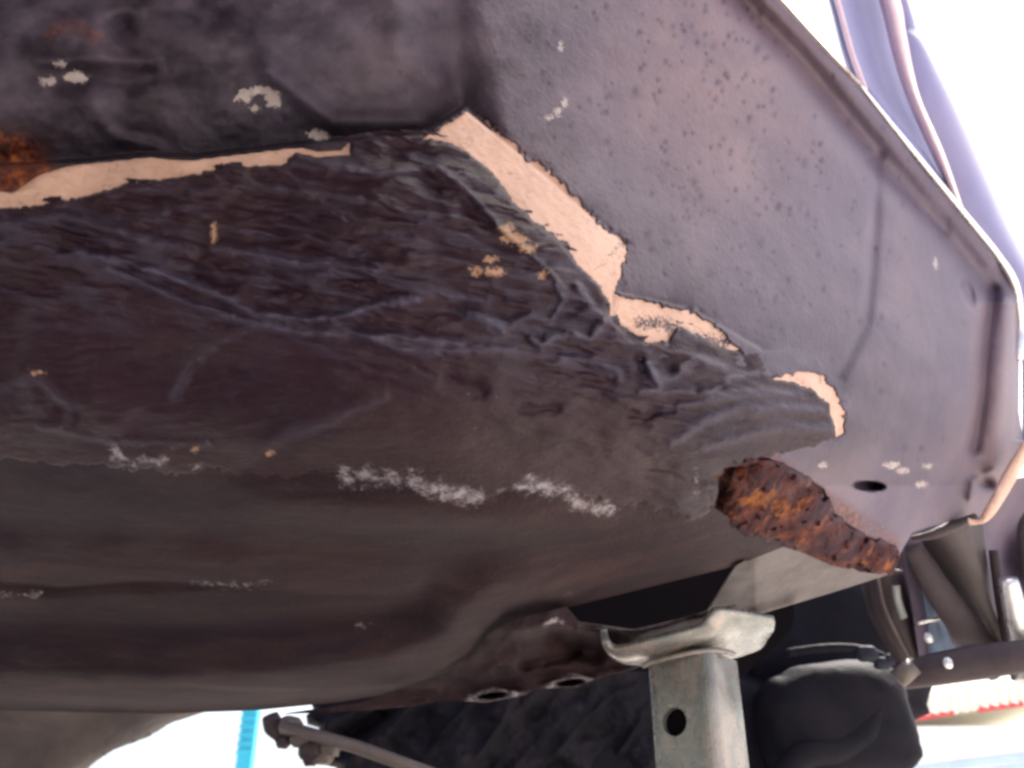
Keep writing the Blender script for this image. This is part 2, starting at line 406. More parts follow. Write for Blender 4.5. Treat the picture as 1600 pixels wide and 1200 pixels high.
SALMON = [  # exposed primer
    [(-260, 262), (0, 300), (20, 303), (60, 276), (118, 256), (175, 250), (235, 243), (262, 250), (300, 250), (400, 237), (462, 229), (495, 238), (535, 236), (546, 222), (549, 243), (490, 248), (462, 240),
     (440, 260), (400, 261), (330, 270), (262, 280), (250, 287), (205, 287), (180, 297), (120, 310), (60, 324), (0, 328), (-260, 354)],
    [(655, 219), (690, 201), (728, 173), (760, 190), (800, 226), (814, 243), (818, 256), (832, 250), (850, 262), (900, 310), (935, 352), (975, 376), (978, 394), (957, 458),
     (1010, 474), (1080, 488), (1120, 512), (1140, 535), (1160, 552), (1115, 540), (1078, 517), (1055, 513), (1045, 531), (1012, 537), (985, 534), (955, 502), (950, 468), (935, 444), (905, 414), (870, 374), (830, 344), (800, 314), (765, 267), (730, 238), (700, 222)],
    [(1205, 592), (1240, 585), (1272, 581), (1300, 604), (1317, 645), (1319, 676), (1306, 684), (1296, 634), (1270, 610), (1240, 598)]]
def blob(cx, cy, rx, ry, n=14, seed=0):
    rn = random.Random(seed)
    return [(cx + rx * math.cos(6.283 * k / n) * rn.uniform(.65, 1.2), cy + ry * math.sin(6.283 * k / n) * rn.uniform(.65, 1.2)) for k in range(n)]

def salmon_sd(U, V):
    r = np.full(U.shape, 1e3)
    for p in SALMON:
        r = np.minimum(r, sdf(U, V, p))
    return r
def stepcrease(U, V):
    """the sheet above the lap seam sits deeper than the lapped sheet below it"""
    seam = [(-260, 255), (0, 262), (118, 256), (235, 244), (300, 248), (462, 229), (600, 217), (660, 213), (728, 172), (815, 246), (935, 352), (978, 385), (957, 458), (1080, 486), (1185, 548)]
    d, _, _ = seg_dist(U, V, seam)
    above = sstep(0, 7, np.where(inside(U, V, seam + [(1700, 548), (1700, -400), (-300, -400)]), d, 0))
    left = 1 - sstep(700, 800, U)
    return above * (.034 * left + .004) * np.exp(-(d / (90 * left + 20)) ** 1.3)
SEAM_FLANGE = [(1100, -160), (1175, -90), (1255, 0), (1380, 132), (1455, 230), (1530, 335), (1600, 420)]
def D0(U, V):
    d = Dbase(U, V)
    # stiffening groove inside the upper flange, raised rim outside it
    e, _, _ = seg_dist(U, V, [(1000, -160), (1080, -80), (1160, 0), (1240, 80), (1320, 180), (1390, 262), (1470, 345), (1535, 440)])
    d = d + .019 * np.exp(-(e / 26) ** 2)
    e2, _, _ = seg_dist(U, V, [(1060, -160), (1130, -90), (1195, 0), (1318, 132), (1398, 230), (1478, 328), (1545, 405)])
    d = d - .009 * np.exp(-(e2 / 20) ** 2)
    # pressed crease down the panel
    d = d + .005 * line_g(U, V, [(1372, 245), (1367, 350), (1362, 430), (1354, 505), (1335, 545), (1312, 590)], 9)
    d = d + .004 * line_g(U, V, [(1475, 360), (1370, 262), (1362, 250)], 9)
    # vertical rolled edge on the right
    d = d + .014 * line_g(U, V, [(1550, 455), (1540, 520), (1532, 620), (1520, 700)], 12)
    d = d - .014 * line_g(U, V, [(1576, 478), (1568, 600), (1556, 720)], 17)
    d = d + .020 * np.clip((U - 1582) / 12, 0, 1) * (V > 470) * (V < 690)
    # bolt hole boss at the lower right
    d = d + .020 * np.exp(-(((U - 1540) * .85 + (V - 752) * .5) / 15) ** 2 - (((V - 752) * .85 - (U - 1540) * .5) / 9) ** 2)
    d = d - .008 * line_g(U, V, [(1516, 778), (1520, 752), (1550, 735)], 6)
    # drain slots
    d = d + .030 * sstep(1.15, .75, np.hypot(((U - 1357) * .99 + (V - 759) * .1) / 25, ((V - 759) - (U - 1357) * .06) / 8))
    d = d + .007 * sstep(1.3, .6, np.hypot(((U - 1511) + (V - 455) * -.3) / 10, (V - 455) / 24))
    # ripples of sheet metal, large soft dents
    d = d + .006 * (fbm(U / 210, V / 170, 2, 5) - .5) + .0022 * (fbm(U / 60, V / 60, 2, 9) - .5)
    # dents top left, the worn bulge with its step
    d = d + .010 * np.exp(-(((U - 195) / 22) ** 2 + ((V - 42) / 18) ** 2))
    d = d + .004 * line_g(U, V, [(60, 115), (120, 118), (200, 130), (300, 110)], 22) - .003 * line_g(U, V, [(70, 95), (150, 92), (235, 97)], 13)
    d = d - .0025 * line_g(U, V, [(155, 190), (185, 215), (250, 232)], 11) + .004 * (fbm(U / 75, V / 55, 3, 15) - .5) * (1 - sstep(350, 600, U))
    d = d - .006 * line_g(U, V, [(420, 110), (520, 190), (660, 190)], 18) - .004 * line_g(U, V, [(610, -100), (625, 80), (700, 150)], 22)
    # rail: pressed seam line, belly and rolled bottom lip
    ed, _, _ = seg_dist(U, V, RAILEDGE)
    low = sstep(640, 900, V)
    d = d - .010 * np.exp(-((ed - 60) / 28) ** 2) * low * (1 - sstep(700, 900, U)) + .014 * np.exp(-((ed - 115) / 30) ** 2) * low * (1 - sstep(600, 800, U)) + .022 * np.exp(-(ed / 22) ** 2) * low
    d = d + .007 * line_g(U, V, [(-260, 900), (0, 914), (90, 922), (200, 914), (420, 912), (520, 918)], 9) * (1 - sstep(120, 500, U))
    d = d - .010 * np.exp(-((V - 795 - (U - 500) * .06) / 34) ** 2) * sstep(300, 420, U) * (1 - sstep(900, 1080, U))
    d = d + .006 * np.exp(-((V - 845 - (U - 500) * .05) / 30) ** 2)
    return d

RIDGES = [([(540, 262), (590, 272), (640, 266), (685, 262), (715, 284), (748, 316), (778, 352), (800, 374), (832, 398), (862, 428), (885, 455)], 5, .0015),
          ([(330, 388), (400, 396), (470, 412), (510, 408), (560, 418), (620, 440), (700, 460), (760, 470)], 7, .0016),
          ([(120, 392), (230, 420), (330, 455), (400, 490), (480, 500), (540, 492), (600, 474), (650, 470)], 8, .0028),
          ([(0, 352), (90, 340), (160, 352), (230, 375), (300, 392)], 9, .0020),
          ([(170, 420), (300, 475), (380, 500), (470, 520), (600, 525), (720, 535)], 8, .0022),
          ([(500, 500), (560, 520), (620, 545), (700, 548), (800, 545)], 7, .0016),
          ([(730, 488), (762, 500), (784, 514)], 9, .0036),
          ([(828, 528), (845, 540), (862, 530), (885, 522), (920, 530), (940, 508), (965, 492)], 6, .0030),
          ([(800, 505), (830, 492), (850, 500)], 6, .002), ([(905, 450), (925, 480), (945, 498)], 8, .003),
          ([(860, 505), (880, 470), (870, 445)], 6, .002),
          ([(880, 560), (920, 562), (960, 575), (968, 590)], 7, .0022),
          ([(1010, 570), (1030, 600), (1060, 585), (1090, 560), (1130, 575)], 7, .0028),
          ([(1000, 610), (1050, 612), (1110, 612), (1140, 590), (1180, 585)], 6, .0022),
          ([(1050, 690), (1100, 660), (1150, 640), (1220, 635), (1280, 640)], 8, .0022),
          ([(1040, 640), (1110, 625), (1190, 615), (1250, 615)], 6, .0018),
          ([(1100, 700), (1180, 676), (1250, 668), (1300, 672)], 7, .0018),
          ([(270, 620), (300, 570), (340, 535), (400, 512)], 8, .0012),
          ([(380, 720), (450, 680), (520, 655), (600, 620)], 10, .0012),
          ([(470, 245), (520, 262), (560, 268)], 6, .0014), ([(300, 300), (400, 290), (470, 300), (560, 310)], 7, .0012),
          ([(330, 350), (335, 372)], 4, .0016), ([(0, 610), (60, 590), (110, 640), (100, 670)], 8, .001),
          ([(60, 665), (180, 690), (330, 694)], 5, .0014)]
DENTS = [([(560, 395), (620, 400)], 10), ([(660, 275), (680, 300)], 12), ([(740, 330), (760, 350)], 12), ([(828, 420), (850, 415)], 9), ([(1000, 560), (1005, 590)], 9),
         ([(1090, 605), (1125, 602)], 9), ([(1040, 565), (1050, 580)], 8), ([(700, 600), (750, 610)], 9), ([(820, 640), (870, 640)], 8), ([(1020, 730), (1090, 755)], 18),
         ([(310, 430), (360, 440)], 10), ([(420, 440), (470, 445)], 9), ([(90, 640), (115, 650)], 9), ([(880, 480), (920, 470)], 12), ([(990, 650), (1050, 640)], 8)]
CRUMBS = [blob(805, 372, 22, 9, seed=1), blob(792, 358, 10, 8, seed=2), blob(825, 388, 12, 7, seed=3), blob(745, 423, 10, 6, seed=4), blob(770, 424, 16, 6, seed=5), blob(765, 405, 12, 4, seed=6),
          blob(847, 430, 6, 6, seed=7), blob(334, 366, 4, 16, seed=8), blob(60, 583, 11, 3, seed=9), blob(305, 702, 4, 3, seed=10), blob(422, 708, 4, 2.5, seed=11), blob(850, 425, 4, 3, seed=18)]
def crumbs(U, V):
    r = np.full(U.shape, 1e3)
    for p in CRUMBS: r = np.minimum(r, sdf(U, V, p))
    return r
def tar_disp(U, V):
    top = 1 - sstep(430, 620, V - (U - 500) * .12); right = sstep(700, 950, U) * sstep(400, 520, V)
    a = (V - .22 * U)
    wx = 18 * (fbm(U / 90, V / 90, 3, 21) - .5)
    r1 = 1 - np.abs(2 * fbm((U + 300) / 85, (a + 900 + wx) / 22, 4, 31) - 1)
    r2 = 1 - np.abs(2 * fbm((U + 300) / 150, (V + .10 * U + 900 + wx) / 15, 4, 41, .55) - 1)
    s = .0016 * top + .0013 * right + .00035
    h = s * (r1 ** 2 - .5) * 1.25 * (.35 + 1.3 * fbm(U / 110, V / 60, 2, 47)) + (.0006 - .0002 * top) * (r2 ** 2 - .5)
    h = h + .0042 * (fbm(U / 70, V / 48, 3, 51) - .5) * (top + right + .4)
    for pts, wd, amp in RIDGES:
        wob = 5 * (fbm(U / 22, V / 22, 2, 61) - .5)
        d, _, _ = seg_dist(U + wob, V + wob * 1.4, pts)
        h = h + amp * 1.25 * np.exp(-(d / wd) ** 2) * (.6 + .8 * fbm(U / 18, V / 18, 2, 66))
    wu = 16 * (fbm(U / 24, V / 24, 3, 67) - .5)
    for pts, wd in DENTS: h = h - (.0026 + .0016 * sstep(930, 980, U)) * line_g(U + wu, V + wu * .8, pts, wd * 1.15)
    return h
def ragged(U, V, amp=7, sc=9, seed=71): return amp * 2 * (fbm(U / sc, V / sc, 3, seed) - .5)
def dark_sd(U, V):
    s = sdf(U, V, DARK) + ragged(U, V, 5, 9) * sstep(500, 800, U + (V > 650) * 400) + ragged(U, V, 14, 30, 73) * (V > 650) * (U < 1060)
    s = np.maximum(s, -salmon_sd(U, V) + ragged(U, V, 3.5, 8, 81) - 1)
    # cavity behind the rust patch
    return s
def D_tar(U, V):
    s = dark_sd(U, V)
    lipr = .0012 * np.exp(-((s + 9) / 7) ** 2)
    bot = sstep(640, 715, V - np.clip(U - 400, 0, 500) * .06) * (1 - .6 * sstep(1000, 1060, U))
    return D0(U, V) - .0003 - .0019 * (1 - bot) - tar_disp(U, V) * (1 - .6 * bot) - .12 * lipr * (1 - bot) + (.0065 - .0035 * bot) * sstep(-4, 3, s) + .004 * sstep(2, -3, crumbs(U, V)) * 0
def salt_noise(U, V, seed=91, thr=.55):
    n = fbm(U / 9, V / 5, 3, seed, .65)
    return sstep(thr, thr + .12, n)
SALT = [([(180, 700), (190, 722), (210, 725), (255, 718)], 9, .9), ([(300, 728), (308, 727)], 6, 1.), ([(180, 697), (260, 700), (330, 693)], 4, .6), ([(40, 640), (52, 640)], 5, .6),
        ([(85, 668), (120, 668)], 4, .5),
        ([(540, 742), (590, 748), (640, 750), (690, 768), (745, 776)], 13, 1.), ([(635, 740), (650, 752)], 9, .8), ([(755, 778), (815, 758)], 8, .7), ([(825, 758), (880, 766), (900, 785), (950, 795)], 13, 1.),
        ([(990, 735), (1010, 760), (1040, 780)], 9, .6), ([(960, 790), (1010, 800), (1060, 800), (1085, 812)], 12, .6), ([(1085, 735), (1092, 770)], 6, .7),
        ([(-20, 927), (60, 930)], 5, .9), ([(300, 908), (330, 914), (380, 914), (425, 911)], 5, .8), ([(560, 978), (580, 976)], 5, .8), ([(880, 928), (888, 926)], 5, .7), ([(838, 930), (885, 925)], 4, .4),
        ([(1150, 850), (1220, 848)], 5, .45)]
def salt_glint(U, V):
    r = np.zeros(U.shape); n = salt_noise(U, V, thr=.46)
    for p, wd, a in SALT: r = np.maximum(r, a * line_g(U + ragged(U, V, 9, 16, 95), V + ragged(U, V, 7, 13, 96), p, wd * 1.9))
    return np.clip(r, 0, 1)
def sky_sheen(U, V):
    r = np.zeros(U.shape)
    for pts, wd, amp in RIDGES: r = np.maximum(r, line_g(U + 6 * (fbm(U / 20, V / 20, 2, 63) - .5), V, pts, wd * 1.0) * min(1, amp / .0026))
    top = 1 - sstep(460, 640, V - (U - 500) * .12)
    n = fbm((U + 300) / 60, (V - .22 * U + 900) / 11, 4, 101)
    return np.clip(.62 * r * (.45 + fbm(U / 16, V / 9, 3, 105)) + .5 * sstep(.5, .68, n) * (top * .7 + .1 * sstep(760, 900, U) * sstep(430, 500, V)), 0, 1)
def brown(U, V):
    n = fbm(U / 120, V / 60, 3, 111)
    return np.clip(sstep(560, 700, V - (U - 600) * .05) * .55 * n * 1.6 * sstep(300, 700, U) * (1 - .8 * sstep(950, 1120, U)) + .25 * sstep(.5, .7, n) + .8 * sstep(675, 725, V + 40 * (n - .5)) * (1 - sstep(1000, 1060, U)), 0, .95)

floor_ = sheet('floor_panel', [(-260, 150), (640, 150), (740, 140), (1000, 350), (1200, 520), (1340, 560), (1350, 700), (1100, 720), (900, 620), (700, 420), (500, 340), (-260, 400)],
               lambda U, V: D0(U, V) + stepcrease(U, V - 2.5) + .0028 + .0012 * (fbm((U + V) / 30, (V - U) / 9, 3, 121) - .5), 3, M_PRIMER, car,
    attrs={'soil': lambda U, V: .62 * line_g(U, V, [(1000, 505), (1040, 505), (1070, 525), (1130, 538)], 16) + .45 * line_g(U, V, [(930, 420), (985, 370)], 8) + .28 * np.exp(-(seg_dist(U, V, TEAR_UP)[0] / 5)) })
floor_['label'] = 'salmon primer showing where the undercoating has torn away'
tar = sheet('undercoating', [(-260, 225), (560, 205), (720, 205), (1000, 440), (1210, 560), (1330, 600), (1330, 700), (1130, 730), (1110, 815), (-260, 815)],
            D_tar, 2, M_TAR, car, snap=False, keep=lambda U, V: dark_sd(U, V) < 9,
            attrs={'salt_glint': salt_glint, 'sky_sheen': sky_sheen, 'brown': brown, 'crumb': lambda U, V: sstep(11, -9, crumbs(U, V))})
tar['label'] = 'wrinkled dark undercoating torn along its upper edge'

def grey_grime_shade(U, V):
    # mottled soiling upper left, plus painted shade towards the tear and along the seam
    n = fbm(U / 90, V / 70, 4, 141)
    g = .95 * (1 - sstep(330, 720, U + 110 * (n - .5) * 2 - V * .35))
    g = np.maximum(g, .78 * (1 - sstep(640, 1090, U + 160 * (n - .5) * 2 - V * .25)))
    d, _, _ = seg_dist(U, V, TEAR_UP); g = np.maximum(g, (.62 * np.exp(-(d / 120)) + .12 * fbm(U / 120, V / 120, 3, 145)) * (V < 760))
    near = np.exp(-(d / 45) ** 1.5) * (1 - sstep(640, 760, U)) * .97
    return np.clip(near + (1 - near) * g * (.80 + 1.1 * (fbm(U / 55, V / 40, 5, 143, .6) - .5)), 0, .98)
rnp = np.random.RandomState(5); pits = []
for k in range(1500):
    u_, v_ = rnp.uniform(760, 1540), rnp.uniform(-20, 760)
    wgt = math.exp(-((u_ - 1085) / 150) ** 2 - ((v_ - 150) / 190) ** 2) + .30 * math.exp(-((u_ - 1160) / 200) ** 2 - ((v_ - 420) / 240) ** 2) + .05
    if rnp.rand() < wgt * 1.15: pits.append((u_, v_, rnp.uniform(1.6, 3.8) * (1 if rnp.rand() < .9 else 1.5), rnp.uniform(1.0, 1.7), rnp.uniform(.35, .95)))
pits += [(505 + 195, 115, 13, 1, .5), (615, 155, 10, 1, .4), (1008, 370, 5, 1.8, .9), (1375, 612, 5, 1, .8), (640, 75, 12, 1, .35)]
def pit(U, V):
    key = (U.shape, float(U.flat[0]), float(V.flat[0]))
    if key in pit.c: return pit.c[key]
    r = np.zeros(U.shape)
    for (a, b, s, e, h) in pits:
        j0, j1 = np.searchsorted(pit.u, [a - 30, a + 30]) if False else (0, 0)
        m = (np.abs(U - a) < 4 * s) & (np.abs(V - b) < 5 * s * e)
        if m.any(): r[m] = np.maximum(r[m], h * np.exp(-(((U[m] - a - .25 * (V[m] - b) * -.6) / s) ** 2 + ((V[m] - b) / (s * e)) ** 2)))
    pit.c[key] = r; return r
pit.c = {}; pit.u = None
WEAR = [blob(388, 150, 22, 11, seed=31), blob(428, 152, 14, 17, seed=32), blob(405, 142, 22, 7, seed=33), blob(398, 168, 8, 7, seed=34), blob(498, 210, 17, 8, seed=35), blob(118, 120, 17, 9, seed=36), blob(75, 127, 12, 7, seed=37),
        blob(858, 184, 6, 4, seed=38), blob(872, 175, 6, 6, seed=39), blob(882, 162, 4, 7, seed=40), blob(876, 72, 3, 8, seed=41), blob(1462, 412, 3, 10, seed=42), blob(95, 100, 12, 5, seed=43),
        blob(1285, 727, 7, 4, seed=44), blob(1395, 727, 14, 5, seed=45), blob(1450, 728, 7, 3, seed=46), blob(1440, 757, 9, 5, seed=47), blob(1410, 735, 9, 5, seed=48)]
def wear(U, V):
    r = np.full(U.shape, 1e3)
    for p in WEAR: r = np.minimum(r, sdf(U, V, p))
    hole = np.exp(-(((U - 400) / 10) ** 2 + ((V - 156) / 8) ** 2))
    return sstep(9, -8, r) * (1 - hole)
def rusty(U, V):
    r = line_g(U, V, [(-30, 240), (10, 250), (50, 270)], 36) * 1.3 + line_g(U, V, [(-40, 300), (30, 285), (40, 262)], 20)
    r = r + .6 * line_g(U, V, [(80, 50), (110, 40), (150, 60)], 16) + .25 * line_g(U, V, [(-20, 200), (100, 215)], 30)
    r = r + .75 * line_g(U, V, [(1130, 716), (1200, 722), (1300, 790), (1390, 850)], 22)
    return np.clip(r * (.1 + 1.5 * fbm(U / 30, V / 22, 4, 161, .6)), 0, 1) * sstep(.05, .7, r)
def grey_keep(U, V):
    # only where the dark coat or primer does not fully hide it
    return (sdf(U, V, DARK + []) > -26) | (V < 200)
def D_grey(U, V):
    s = salmon_sd(U, V) + ragged(U, V, 7, 7, 171) * sstep(640, 700, U) - 1
    crumbly = .0018 * np.clip(fbm(U / 6, V / 6, 2, 181) - .5, 0, 1) * np.exp(-((s - 8) / 9) ** 2)
    return D0(U, V) + stepcrease(U, V) * 1.0 + .0008 - crumbly + .0009 * pit(U, V) + .0009 * (fbm(U / 16, V / 16, 4, 191, .6) - .5) + .006 * sstep(3, -4, s) + .05 * sstep(-3, -14, sdf(U, V, RUSTP))
GREYOUT = OUT[:16] + [(1405, 868), (1385, 898), (1340, 888), (1250, 857), (1180, 838), (1085, 800), (1000, 740), (900, 600), (600, 420), (-260, 420)]
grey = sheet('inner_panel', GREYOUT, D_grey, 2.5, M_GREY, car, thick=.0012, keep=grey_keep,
             attrs={'grime_shade': grey_grime_shade, 'pit': pit, 'salt_glint': wear, 'rusty': rusty,
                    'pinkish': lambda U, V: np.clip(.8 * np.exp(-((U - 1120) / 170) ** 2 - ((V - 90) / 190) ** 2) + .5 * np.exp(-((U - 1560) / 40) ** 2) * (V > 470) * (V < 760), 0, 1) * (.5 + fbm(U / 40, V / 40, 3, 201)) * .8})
grey['label'] = 'grey stippled panel with small dark pits'

def rail_dark(U, V):  # darker at upper left, along a band above the lower edge, in patches
    n = fbm(U / 130, V / 35, 4, 211)
    return np.clip(.75 * (1 - sstep(160, 620, U + (V - 800) * .3 + 200 * (n - .5))) * sstep(900, 820, V) + .7 * np.exp(-((V - 1000) / 35) ** 2) * (1 - sstep(520, 760, U)) * n * 1.5
                   + .3 * sstep(.5, .7, n), 0, .9)
def D_rail(U, V):
    return D0(U, V) + .0004 + .0012 * (fbm(U / 60, V / 20, 4, 221) - .5)
rail = sheet('frame_rail', RAIL, D_rail, 2.5, M_RAIL, car, thick=.0015, attrs={'salt_glint': salt_glint, 'grime_shade': rail_dark})
rail['label'] = 'dusty brown frame rail along the lower edge of the floor'

# rust-eaten patch
def D_rust(U, V):
    s = sdf(U, V, RUSTP); n = fbm(U / 26, V / 26, 5, 231, .62); v2 = 1 - np.abs(2 * fbm((U + V * .5) / 34, V / 60, 4, 241) - 1)
    cav = .026 * np.exp(-(((U - 1118) / 26) ** 2 + ((V - 768) / 42) ** 2)) + .012 * np.exp(-(((U - 1150) / 26) ** 2 + ((V - 730) / 9) ** 2))
    return D0(U, V) - .0012 - .009 * (n - .5) * sstep(0, -12, s) - .007 * (v2 - .5) * sstep(0, -12, s) + .008 * sstep(-7, 2, s + ragged(U, V, 16, 13, 251)) + cav
rust = sheet('rust_patch', RUSTP, D_rust, 2, M_RUST, car, thick=.0015,
             attrs={'core': lambda U, V: np.exp(-((U - 1190) / 75) ** 2 - ((V - 780 - (U - 1190) * .4) / 30) ** 2) + .6 * np.exp(-((U - 1375) / 25) ** 2 - ((V - 875) / 22) ** 2),
                    'rim': lambda U, V: np.clip(.85 * sstep(-16, -3, sdf(U, V, RUSTP) + ragged(U, V, 16, 12, 263)) * (U < 1180) + .8 * np.exp(-((U - 1118) / 32) ** 2 - ((V - 768) / 45) ** 2), 0, 1),
                    'grime_shade': lambda U, V: np.clip(sstep(1190, 1330, U + (800 - V) * .9) * sstep(.36, .62, fbm(U / 34, V / 22, 4, 261)) * .85 + .8 * sstep(-14, -2, sdf(U, V, RUSTP)) * sstep(1150, 1200, U + 60 * (fbm(U / 20, V / 20, 2, 262) - .5)) * (V < 860), 0, 1)})
rust['label'] = 'orange-brown rusted-through patch with flaking metal'
rn = random.Random(3)
def flake(c, s, mat, parent, nm):
    bm = bmesh.new(); n = 7; vs = []
    ax = Vector((rn.uniform(-1, 1), rn.uniform(-.3, .3), rn.uniform(-1, 1))).normalized(); b = ax.cross(Vector((0.3, 1, -.2))).normalized(); nn = ax.cross(b)
    for side in (0, 1):
        vs.append([bm.verts.new(c + (ax * math.cos(6.283 * k / n) * s * rn.uniform(.6, 1.2) + b * math.sin(6.283 * k / n) * s * .55 * rn.uniform(.6, 1.2)) + nn * side * s * .22 + nn * rn.uniform(-.1, .1) * s) for k in range(n)])
    bm.faces.new(vs[0]); bm.faces.new(vs[1][::-1])
    for k in range(n): bm.faces.new((vs[0][k], vs[1][k], vs[1][(k + 1) % n], vs[0][(k + 1) % n]))
    bmesh.ops.recalc_face_normals(bm, faces=bm.faces[:])
    me = bpy.data.meshes.new(nm); bm.to_mesh(me); bm.free(); return link(nm, me, mat, parent)
k = 0
while k < 22:
    u_, v_ = rn.uniform(1090, 1405), rn.uniform(715, 900)
    s_ = float(sdf(np.array([u_]), np.array([v_]), RUSTP)[0])
    if s_ < -7 and math.hypot((u_ - 1118) / 28, (v_ - 768) / 44) > 1:
        dd = float(D_rust(np.array([u_]), np.array([v_]))[0]) - .0008
        flake(P(u_, v_, dd), rn.uniform(.0014, .0034), M_RUST, rust, 'rust_flake'); k += 1

# bright bead added for the highlight along the upper flange edge
edge = [(1130, -92), (1218, -2), (1280, 66), (1342, 130), (1420, 228), (1500, 326), (1558, 398), (1586, 448), (1593, 520), (1591, 560)]
def dg(u_, v_): return float(D_grey(np.array([float(u_)]), np.array([float(v_)]))[0]) - .003
tube('flange_edge_highlight', [P(a, b, dg(a, b)) for a, b in edge[3:]], [.0008, .0018, .0022, .0026, .0034, .0042, .0036], M_CHROME, car, sides=10)
tube('flange_edge_highlight', [P(a, b, dg(a, b)) for a, b in edge[:4]], .0009, M_LIPSTEEL, car, sides=8)
loft('sealer_lip', [[P(1602, 690, .66), P(1572, 738, .65), P(1545, 790, .63), P(1530, 815, .63), P(1512, 812, .63)],
                    [P(1606, 706, .67), P(1584, 750, .66), P(1560, 790, .64), P(1540, 812, .64), P(1515, 818, .64)]], M_PRIMER, car, thick=.003)
tube('gap_shade', [P(1424, 842, .655), P(1455, 836, .65), (P(1480, 826, .65)), P(1524, 808, .655)], [.002, .0032, .004, .003], M_RUBBER, car, sides=8)  # dark tube added to draw the shaded gap below the flange

# bracket over the stand
BRK = [(440, 1116), (560, 1098), (640, 1072), (700, 1050), (745, 1020), (765, 990), (810, 966), (885, 948), (905, 972), (990, 984), (1060, 968), (1120, 950), (1150, 945), (1148, 970), (1080, 1000), (1012, 1030), (1004, 1042),
       (930, 1061), (900, 1074), (840, 1076), (820, 1086), (760, 1098), (700, 1094), (640, 1104), (560, 1111)]
RIMS = [(770, 1086, 32, 6), (890, 1066, 30, 7)]
def D_brk(U, V):
    d = Dbase(U, np.minimum(V, 1110)) + .010
    d = d + .010 * (fbm(U / 70, V / 35, 3, 271) - .5) + .004 * (fbm(U / 20, V / 14, 3, 281) - .5)
    d = d - .012 * line_g(U, V, [(805, 985), (860, 972), (885, 985)], 16) + .022 * line_g(U, V, [(870, 1000), (930, 1020)], 18) - .010 * line_g(U, V, [(905, 985), (1000, 990), (1120, 958)], 9)
    d = d + .012 * line_g(U, V, [(820, 1040), (900, 1020)], 10)
    e, _, _ = seg_dist(U, V, [(440, 1116), (560, 1111), (640, 1104), (760, 1098), (840, 1078), (930, 1061), (1004, 1042)])
    d = d - .008 * np.exp(-(e / 12) ** 2)
    for a, b, rx, ry in RIMS:
        q = np.hypot((U - a) / rx, (V - b + (U - a) * .12) / ry); d = d - .010 * np.exp(-((q - 1) / .35) ** 2) + .02 * sstep(.8, .4, q)
    return d
brk = sheet('jacking_bracket', BRK, D_brk, 2.5, M_RAIL, car, thick=.0006,
            attrs={'salt_glint': lambda U, V: np.clip(sum(line_g(U, V, p, w_) * a for p, w_, a in [([(850, 978), (868, 968), (880, 972)], 7, 1.), ([(800, 985), (830, 985)], 6, .6), ([(735, 1090), (770, 1078), (805, 1084)], 7, 1.3), ([(858, 1072), (890, 1056), (922, 1062)], 7, 1.4), ([(700, 1090), (745, 1092)], 4, .5)]) , 0, 1),  # salt marks, plus pale highlights painted on the hole rims
                   'grime_shade': lambda U, V: .5 * fbm(U / 40, V / 20, 3, 301)})
OUTR = [(1150, 884), (1215, 846), (1250, 852), (1340, 885), (1395, 896), (1300, 926), (1240, 944), (1180, 962), (1104, 958)]
sheet('outrigger', OUTR, lambda U, V: Dbase(U, V) + .012 + .02 * np.clip((1180 - U) / 70, 0, 1) - .006 * line_g(U, V, [(1240, 944), (1180, 962)], 10) + .004 * (fbm(U / 40, V / 25, 3, 311) - .5), 2.5, M_BEIGE, car, thick=.002)
sheet('recess_shade', [(820, 850), (1240, 830), (1240, 980), (1160, 1060), (860, 1040)], lambda U, V: 0 * U + .80, 20, M_HOLE, car, thick=.002)  # black closing sheet, paints the shade inside the recess

# lower left rear member behind the rail
sheet('rear_member', [(-260, 1080), (420, 1080), (330, 1110), (268, 1130), (232, 1152), (178, 1172), (150, 1190), (120, 1215), (60, 1260), (-260, 1280)],
      lambda U, V: .84 + .00012 * (V - 1080) + .01 * (fbm(U / 120, V / 50, 3, 321) - .5) + .035 * np.exp(-(seg_dist(U, V, [(420, 1080), (268, 1130), (232, 1152), (150, 1190), (60, 1260)])[0] / 22)), 5, M_ARM, car, thick=.003)

# engine and gearbox seen past the rail
k9 = .95 / F
lump('gearbox_case', P(900, 1190, 1.02), (.25, .10, .085), .45, M_BLACK, car, bump=.25, seed=3)
lump('engine_block', P(1285, 1010, 1.06), (.10, .08, .085), .5, M_BLACK, car, rot=(0, .2, 0), bump=.35, seed=5)
lump('engine_block', P(1120, 1080, 1.10), (.13, .08, .085), .5, M_BLACK, car, bump=.3, seed=6)
pan = lump('oil_pan', P(1300, 1140, .93), (.070, .06, .058), .55, M_BLACK, car, rot=(0, -.12, 0), bump=.12, seed=8)
tube('oil_pan_rib', [P(1205, 1235, .872), P(1250, 1184, .868), P(1310, 1172, .872), P(1355, 1142, .878), P(1385, 1085, .895)], [.010, .012, .012, .010, .003], M_BLACK, pan)
tube('oil_pan_seam', [P(1230, 1020, .9), P(1300, 1012, .89), P(1360, 1018, .89), P(1410, 1045, .9)], .004, M_BLACK, pan)
for a, b, r_ in ((1355, 1022, .010), (1378, 1036, .008), (1395, 1030, .007)):
    lump('oil_pan_bolt', P(a, b, .885), (r_, r_ * .6, r_ * .7), .6, M_BLACK2, pan, nu=12, nv=8, bump=.3, seed=a)
